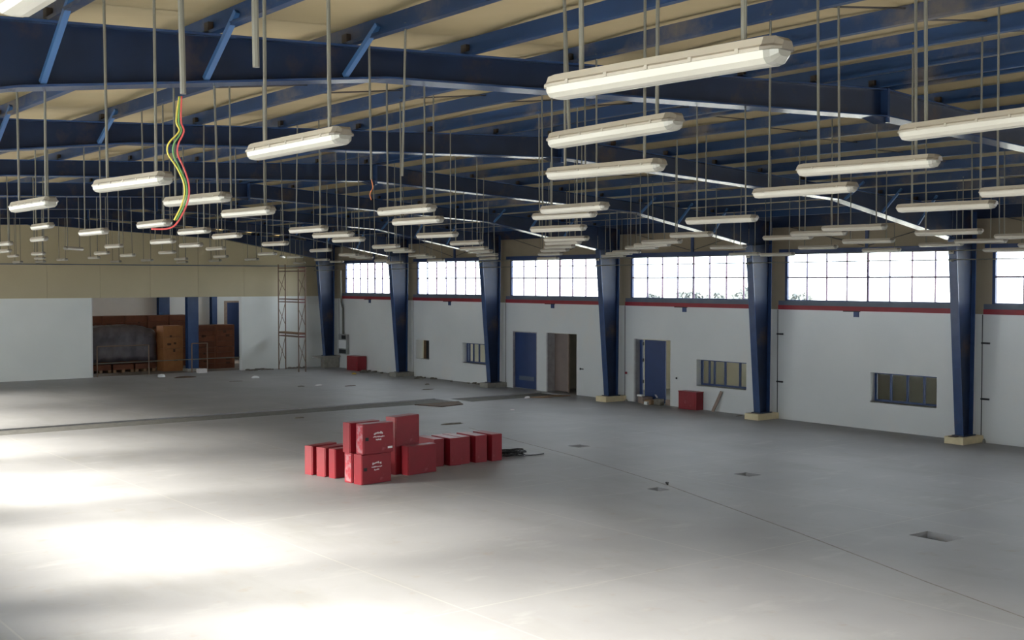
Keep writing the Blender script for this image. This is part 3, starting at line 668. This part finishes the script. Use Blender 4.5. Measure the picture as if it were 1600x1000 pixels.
# boxes by the wall
t = thing('red_bin', 'red metal cabinet box against the wall under the sliding window', 'box', (30.28, 29.25, 0), group='red boxes along the wall')
MB().box((0, 0, 0), (.35, .86, .60)).build('body', 'red', t, bevel=.01)
MB().box((-.015, -.012, .60), (.36, .872, .63)).build('rim', 'red', t, bevel=.005)
MB().box((-.012, .06, .06), (.0, .80, .55)).build('front_panel', 'red', t, bevel=.004)
t = thing('red_bin', 'red metal box at the foot of the wall in the far corner', 'box', (30.1, 52.15, 0), group='red boxes along the wall')
MB().box((0, 0, 0), (.5, 1.1, .72)).build('body', 'red', t, bevel=.01); MB().box((-.012, .1, .1), (0, 1.0, .62)).build('front_panel', 'red', t)
tag(MB().beam((30.47, 28.66, .0), (30.61, 28.38, .70), .11, .03, (1, 0, 0)).build('timber_plank', 'cardboard'), 'short timber plank leaning on the white wall beside the red box', 'plank')

rd = random.Random(11)
def lump(name, m, x, y, z, sx, sy, sz, label, cat, group=None, seed=0):
    r_ = random.Random(seed); b = MB(); n = 8; v = []; f = []
    rings = [(0, 1.0), (.45, .95), (.8, .7), (1.0, .25)]
    for h_, s_ in rings:
        for k in range(n):
            a_ = 6.2832 * k / n; q = s_ * r_.uniform(.75, 1.1); v.append((x + sx / 2 * q * math.cos(a_), y + sy / 2 * q * math.sin(a_), z + sz * h_ * r_.uniform(.85, 1.05)))
    for i in range(3):
        for k in range(n): f.append((i * n + k, i * n + (k + 1) % n, (i + 1) * n + (k + 1) % n, (i + 1) * n + k))
    f += [tuple(range(n - 1, -1, -1)), tuple(3 * n + k for k in range(n))]
    return tag(b.add(v, f).build(name, m), label, cat, group)
# rubbish in the nearest doorway
for i, (y, x, s, m_, l) in enumerate([(32.15, 30.62, (.42, .42, .34), 'cardboard', 'brown paper sack in the doorway, leftmost of the heap'), (31.72, 30.5, (.34, .34, .24), 'wood', 'torn carton in the middle of the doorway heap'),
                                      (31.36, 30.55, (.30, .28, .30), 'dirt', 'dark sack at the right of the doorway heap'), (31.08, 30.78, (.24, .22, .26), 'cardboard', 'small carton by the right jamb of the open doorway')]):
    b = MB().box((-s[0] / 2, -s[1] / 2, 0), (s[0] / 2, s[1] / 2, s[2] * .72))
    t = thing('waste_carton', l, 'carton', (x, y, 0), .3 * (i - 1)); b.build('body', m_, t, bevel=.02)
    MB().box((-s[0] / 2, -s[1] / 2, 0), (0, s[1] / 2, .012), Matrix.Translation((0, 0, s[2] * .72 + .003)) @ Matrix.Rotation(R(-24), 4, 'Y')).build('flap', m_, t)
tag(MB().box((30.3, 32.0, .27), (30.46, 32.25, .33)).build('white_wrapper', 'whiteplastic'), 'white wrapper lying on the doorway rubbish heap, upper left', 'litter')
tag(MB().box((30.24, 31.66, 0), (30.33, 31.82, .11)).build('white_tin', 'whiteplastic'), 'small white tin in front of the doorway heap', 'tin')
tag(MB().beam((30.3, 31.2, .30), (30.75, 31.75, .33), .06, .02).build('white_stick', 'mark'), 'pale strip lying across the doorway heap', 'litter')

# rust plate, litter on the floor
tag(MB().prism([(23.5, 36.66), (25.45, 36.70), (25.0, 35.75), (23.9, 35.5)], .002, .03, 'z').build('rusty_plate', 'rustplate'), 'rusty steel plate lying beside the end of the dark trench', 'plate')
tag(MB().prism([(28.4, 36.35), (29.9, 36.5), (30.2, 35.9), (28.9, 35.9)], .002, .03, 'z').build('timber_board', 'wood'), 'brown board lying at the threshold of the middle doorway', 'board')
LIT = [('white_bag', 'whiteplastic', 24.2, 51.3, .55, .5, .14, 'white plastic scrap on the floor left of the scaffold tower'), ('white_bag', 'whiteplastic', 21.0, 54.5, .6, .5, .2, 'white plastic scrap in front of the wide opening'),
       ('brown_rag', 'rustplate', 21.7, 53.5, 1.5, .7, .1, 'dark red-brown rag spread before the wide opening'), ('yellow_rag', 'yellow', 29.0, 50.6, .4, .4, .1, 'small yellow scrap on the floor before the far red box'),
       ('white_brick', 'mark', 28.3, 36.2, .36, .28, .12, 'small white block beside the trench end near the doorway'), ('dark_scrap', 'dirt', 18.3, 35.5, .5, .35, .06, 'dark scrap on the floor left of the red cabinets'),
       ('dark_scrap', 'dirt', 21.3, 31.1, 1.3, .5, .06, 'dark flattened scrap on the floor behind the red cabinets'), ('dark_scrap', 'dirt', 23.8, 46.0, .5, .6, .06, 'dark scrap on the floor in front of the scaffold tower'),
       ('pale_scrap', 'mark', 24.7, 46.1, .55, .5, .05, 'pale scrap on the floor before the scaffold tower'), ('dark_scrap', 'dirt', 30.2, 27.2, .5, .22, .03, 'thin dark scrap on the floor before the leaning plank'),
       ('dirt_pile', 'dirt', 29.9, 51.2, .7, .5, .2, 'small grey dirt heap right of the far red box'), ('dark_scrap', 'dirt', 27.3, 41.6, .9, .35, .04, 'dark strip scrap between trench and third column'),
       ('dark_scrap', 'dirt', 28.6, 43.6, .35, .3, .07, 'small dark lump near the half hidden office window'), ('pale_scrap', 'mark', 25.3, 33.2, .3, .26, .05, 'pale crumb on the floor between trench and red cabinets'),
       ('brown_scrap', 'rustplate', 25.6, 45.0, .9, .3, .04, 'brown splinter on the floor right of the pale scrap'), ('grey_stone', 'pedg', 30.45, 18.5, .2, .16, .2, 'grey stone beside the nearest pedestal'),
       ('grey_stone', 'pedg', 30.5, 33.05, .18, .2, .13, 'grey stone beside the pedestal left of the nearest door'), ('dark_scrap', 'dirt', 30.0, 46.6, .4, .5, .08, 'dark crumbs at the wall foot under the small square opening'),
       ('brown_rubble', 'dirt', 22.7, 50.1, 1.1, .3, .04, 'long dark scratch-like litter before the opening')]
for i, (nm, m_, x, y, sx, sy, sz, l) in enumerate(LIT):
    lump(nm, m_, x, y, 0.0, sx * .72, sy * .5, sz * .7, l, nm.split('_')[1], None, i)
rub = MB(); rr = random.Random(9)
for k in range(130):
    if k < 80: x, y = rr.uniform(25.9, 29.2), rr.uniform(55.55, 55.95)
    else: y = rr.uniform(38.6, 54.5); x = rr.uniform(30.3, 30.5); 
    if (k < 80 and 27.2 < x < 28.1) or 38.4 < y < 40.3 or any(abs(y - q) < .5 for q in YF[:-1]) or (k >= 80 and y > 51.9): continue
    s = rr.uniform(.03, .09); rub.box((x - s, y - s * .8, 0), (x + s, y + s * .8, s * .8), Matrix.Translation((x, y, 0)) @ Matrix.Rotation(rr.uniform(0, 1.5), 4, 'Z') @ Matrix.Translation((-x, -y, 0)))
tag(rub.build('rubble', 'dirt'), 'line of loose grey rubble along the far wall foot', 'rubble', kind='stuff')

# ---------------------------------------------------------------- scaffold tower in the far corner
sx0, sx1, sy0, sy1 = 27.48, 27.86, 53.35, 55.5
t = thing('scaffold_tower', 'rusty narrow scaffold tower standing before the far wall corner', 'scaffold', (0, 0, 0))
for x in (sx0, sx1):
    for y in (sy0, sy1):
        rod('upright', (x, y, 0), (x, y, 5.3 if y == sy1 else 5.05), .03, 'scaf', t)
for z in (1.72, 1.86, 3.42, 3.56, 4.95, 5.12):
    for y in (sy0, sy1): rod('ledger', (sx0, y, z), (sx1, y, z), .024, 'scaf_red', t)
    for x in (sx0, sx1): rod('transom', (x, sy0, z), (x, sy1, z), .022, 'scaf', t)
for z0, z1 in ((.15, 1.7), (1.95, 3.4), (3.65, 4.9)):
    for y in (sy0, sy1):
        rod('diagonal_brace', (sx0, y, z0), (sx1, y, z1), .015, 'scaf', t); rod('diagonal_brace', (sx1, y, z0 + .3), (sx0, y, z1 - .3), .015, 'scaf', t)
MB().box((sx0, sy0, 1.885), (sx1, sy1, 1.93)).build('plank_deck', 'wood', t)

# electrical panel and conduit in the far corner
t = thing('distribution_panel', 'grey electrical distribution panel on the wall in the far corner', 'panel', (30.495, 53.95, .72))
MB().box((0, 0, 0), (.15, .84, 1.02)).build('enclosure', 'panelgrey', t)
MB().box((-.012, .05, .3), (.0, .79, .72)).build('cover_plate', 'whiteplastic', t)
MB().box((-.012, .08, .04), (.0, .76, .24)).build('terminal_strip', 'dark', t)
MB().box((-.012, .1, .78), (.0, .5, .97)).build('breaker_row', 'dark', t)
tag(MB().tube([(30.57, 54.45, 1.745), (30.57, 54.45, 3.05), (30.54, 54.55, 3.4), (30.54, 54.6, 5.0)], .05, 6).build('cable_duct', 'rod'), 'grey cable duct rising from the far corner panel to the roof', 'duct')

# ---------------------------------------------------------------- the store room beyond the opening
sb = holed('wall_store_back', 'white', (8, 31.05), (0, 6.0), [(10, 18, 3.6, 5.6), (29.2, 30.5, -1, 3.3)], 0, .2, lambda u, v, w: (u, 66 + w, v))
tag(sb, 'white back wall of the store room beyond the opening', 'wall', kind='structure')
d = thing('door_4', 'blue door in the back wall of the store room', 'door', (29.2, 66, 0), kind='structure')
MB().box((.2, .05, 0), (1.2, .12, 3.2)).build('door_leaf', 'door', d); MB().box((0, .0, 0), (.2, .15, 3.3)).box((1.2, .0, 0), (1.3, .15, 3.3)).box((.2, .0, 3.2), (1.2, .15, 3.3)).build('door_frame', 'cardboard', d)
for nm, x, hl, lab in (('wall_store_left', 8, [], 'left'), ('wall_store_right', 31.05, [(57, 65, 4.3, 5.3)], 'right')):  # right-hand opening is unseen, added to light the store
    o = holed(nm, 'white', (56.4, 66.2), (0, 6.0), hl, 0, .2, lambda u, v, w, x=x: (x + w, u, v)); tag(o, '%s side wall of the store room beyond the opening' % lab, 'wall', kind='structure')
    if hl: MB().box((x + .09, 57, hl[0][2]), (x + .1, 65, hl[0][3])).build('pane', 'glass', o)
MB().box((10, 66.09, 3.6), (18, 66.1, 5.6)).build('pane', 'glass', sb)
o = MB().box((7.8, YB + .31, 5.95), (31.3, 66.3, 6.1)).build('ceiling_store', 'deck'); tag(o, 'flat beige ceiling of the store room beyond', 'ceiling', kind='structure')
for x, y, w, lab in ((23.3, 56.95, .55, 'thick blue column just inside the wide opening'), (25.08, 65.4, .62, 'blue column deep in the store room, left one'), (28.2, 65.4, .32, 'slim blue column deep in the store room, right one')):
    c = thing('store_column', lab, 'column', (x, y, 0))
    MB().box((0, 0, .14), (w, .02, 5.94)).build('near_flange', 'steel', c); MB().box((0, .32, .14), (w, .34, 5.94)).build('far_flange', 'steel', c); MB().box((w / 2 - .01, .02, .14), (w / 2 + .01, .32, 5.94)).build('web', 'steel_shade', c)
    MB().box((-.1, -.1, 0), (w + .1, .45, .14)).build('footing', 'pedg', c)
def crate(name, m, x, y, z, w, dp, h, label, marks=2, seed=0):
    t = thing(name, label, name.split('_')[1], (x, y, z), 0, 'crates and cartons in the store room')
    n = 4; g_ = .012; hh = h / n
    for k in range(n): MB().box((0, .02, k * hh + g_ / 2), (w, dp, (k + 1) * hh - g_ / 2)).build('board', m, t)
    for u in (0, w - .08): MB().box((u, 0, .0), (u + .08, .02, h)).build('batten', m, t)
    r_ = random.Random(seed); b = MB()
    for k in range(marks):
        u = r_.uniform(.15, w - .45); v = r_.uniform(.2, h - .35); b.box((u, .005, v), (u + r_.uniform(.1, .25), .021, v + r_.uniform(.06, .16)))
    if marks: b.build('printed_marks', 'ink', t)
PL = ['leftmost', 'second', 'third', 'fourth', 'fifth']
for k in range(5):
    crate('wooden_crate', 'crate', 19.3 + 1.16 * k, 61, 1.35, 1.13, 1.1, 1.33, '%s brown crate of the upper row behind the grey sheet' % PL[k], 2, k)
    crate('wooden_crate', 'crate', 19.3 + 1.16 * k, 61, 0, 1.13, 1.1, 1.34, '%s brown crate of the lower row behind the grey sheet' % PL[k], 1, 20 + k)
crate('tall_carton', 'carton', 22.32, 57.65, 0, 1.0, .9, 2.25, 'tall orange carton left of the thick blue column', 5, 40)
for k in range(2):
    for j in range(2):
        crate('wooden_crate', 'crate', 24.2 + 1.02 * k, 58.0, 1.12 * j, 1.0, 1.0, 1.11, '%s brown crate right of the thick blue column, %s' % (('left', 'right')[k], ('lower', 'upper')[j]), 2, 50 + k * 2 + j)
tag(MB().box((9, YB + .32, .001), (31, 65.9, .006)).build('floor_store', 'dirtyfloor'), 'dirty brown floor of the store room beyond the opening', 'floor', kind='structure')
# grey sheeted pile on pallets
t = thing('sheeted_pile', 'pile under crumpled grey plastic sheet behind the pipe barrier', 'pile', (18.9, 58.2, 0))
b = MB(); nx, nz = 18, 9; v = []; f = []; r_ = random.Random(4)
for j in range(nz + 1):
    for k in range(nx + 1):
        u = k / nx; w = j / nz
        zz = .55 + 1.75 * min(1, w * 1.35) * (1 - .16 * abs(2 * u - 1) ** 3) + r_.uniform(-.03, .03); yy = .0 + .22 * w + (1.3 * max(0, w - .74) / .26) + r_.uniform(-.09, .09)
        v.append((3.3 * u, yy, zz))
for j in range(nz):
    for k in range(nx): i0 = j * (nx + 1) + k; f.append((i0, i0 + 1, i0 + nx + 2, i0 + nx + 1))
sh = b.add(v, f).build('plastic_sheet', 'tarp', t, smooth=True); so = sh.modifiers.new('thickness', 'SOLIDIFY'); so.thickness = .01
MB().box((.1, .35, .42), (3.2, 1.6, 2.0)).build('covered_goods', 'crate', t)
for k in range(3):
    MB().box((.05 + 1.1 * k, .1, .14), (1.05 + 1.1 * k, 1.6, .40)).build('pallet_deck', 'crate', t)
    for q in (0, .42, .85): MB().box((.05 + 1.1 * k + q, .1, 0), (.2 + 1.1 * k + q, 1.6, .14)).build('pallet_block', 'wood', t)
t = thing('pipe_barrier', 'low pipe barrier across the wide opening', 'barrier', (0, 56.25, 0))
for x in (18.6, 21.05, 24.0): rod('post', (x, 0, 0), (x, 0, 1.42), .03, 'scaf', t)
rod('top_rail', (18.6, 0, 1.42), (21.05, 0, 1.42), .026, 'scaf', t); rod('top_rail', (23.2, 0, 1.42), (24.0, 0, 1.42), .026, 'scaf', t)
rod('middle_rail', (18.4, 0, .62), (25.7, 0, .66), .022, 'rod', t); rod('post', (23.2, 0, 0), (23.2, 0, 1.42), .03, 'scaf', t)
tag(MB().box((23.3, 55.7, 0), (23.75, 55.95, .2)).build('concrete_block', 'mark'), 'pale concrete block on the threshold of the wide opening', 'block')
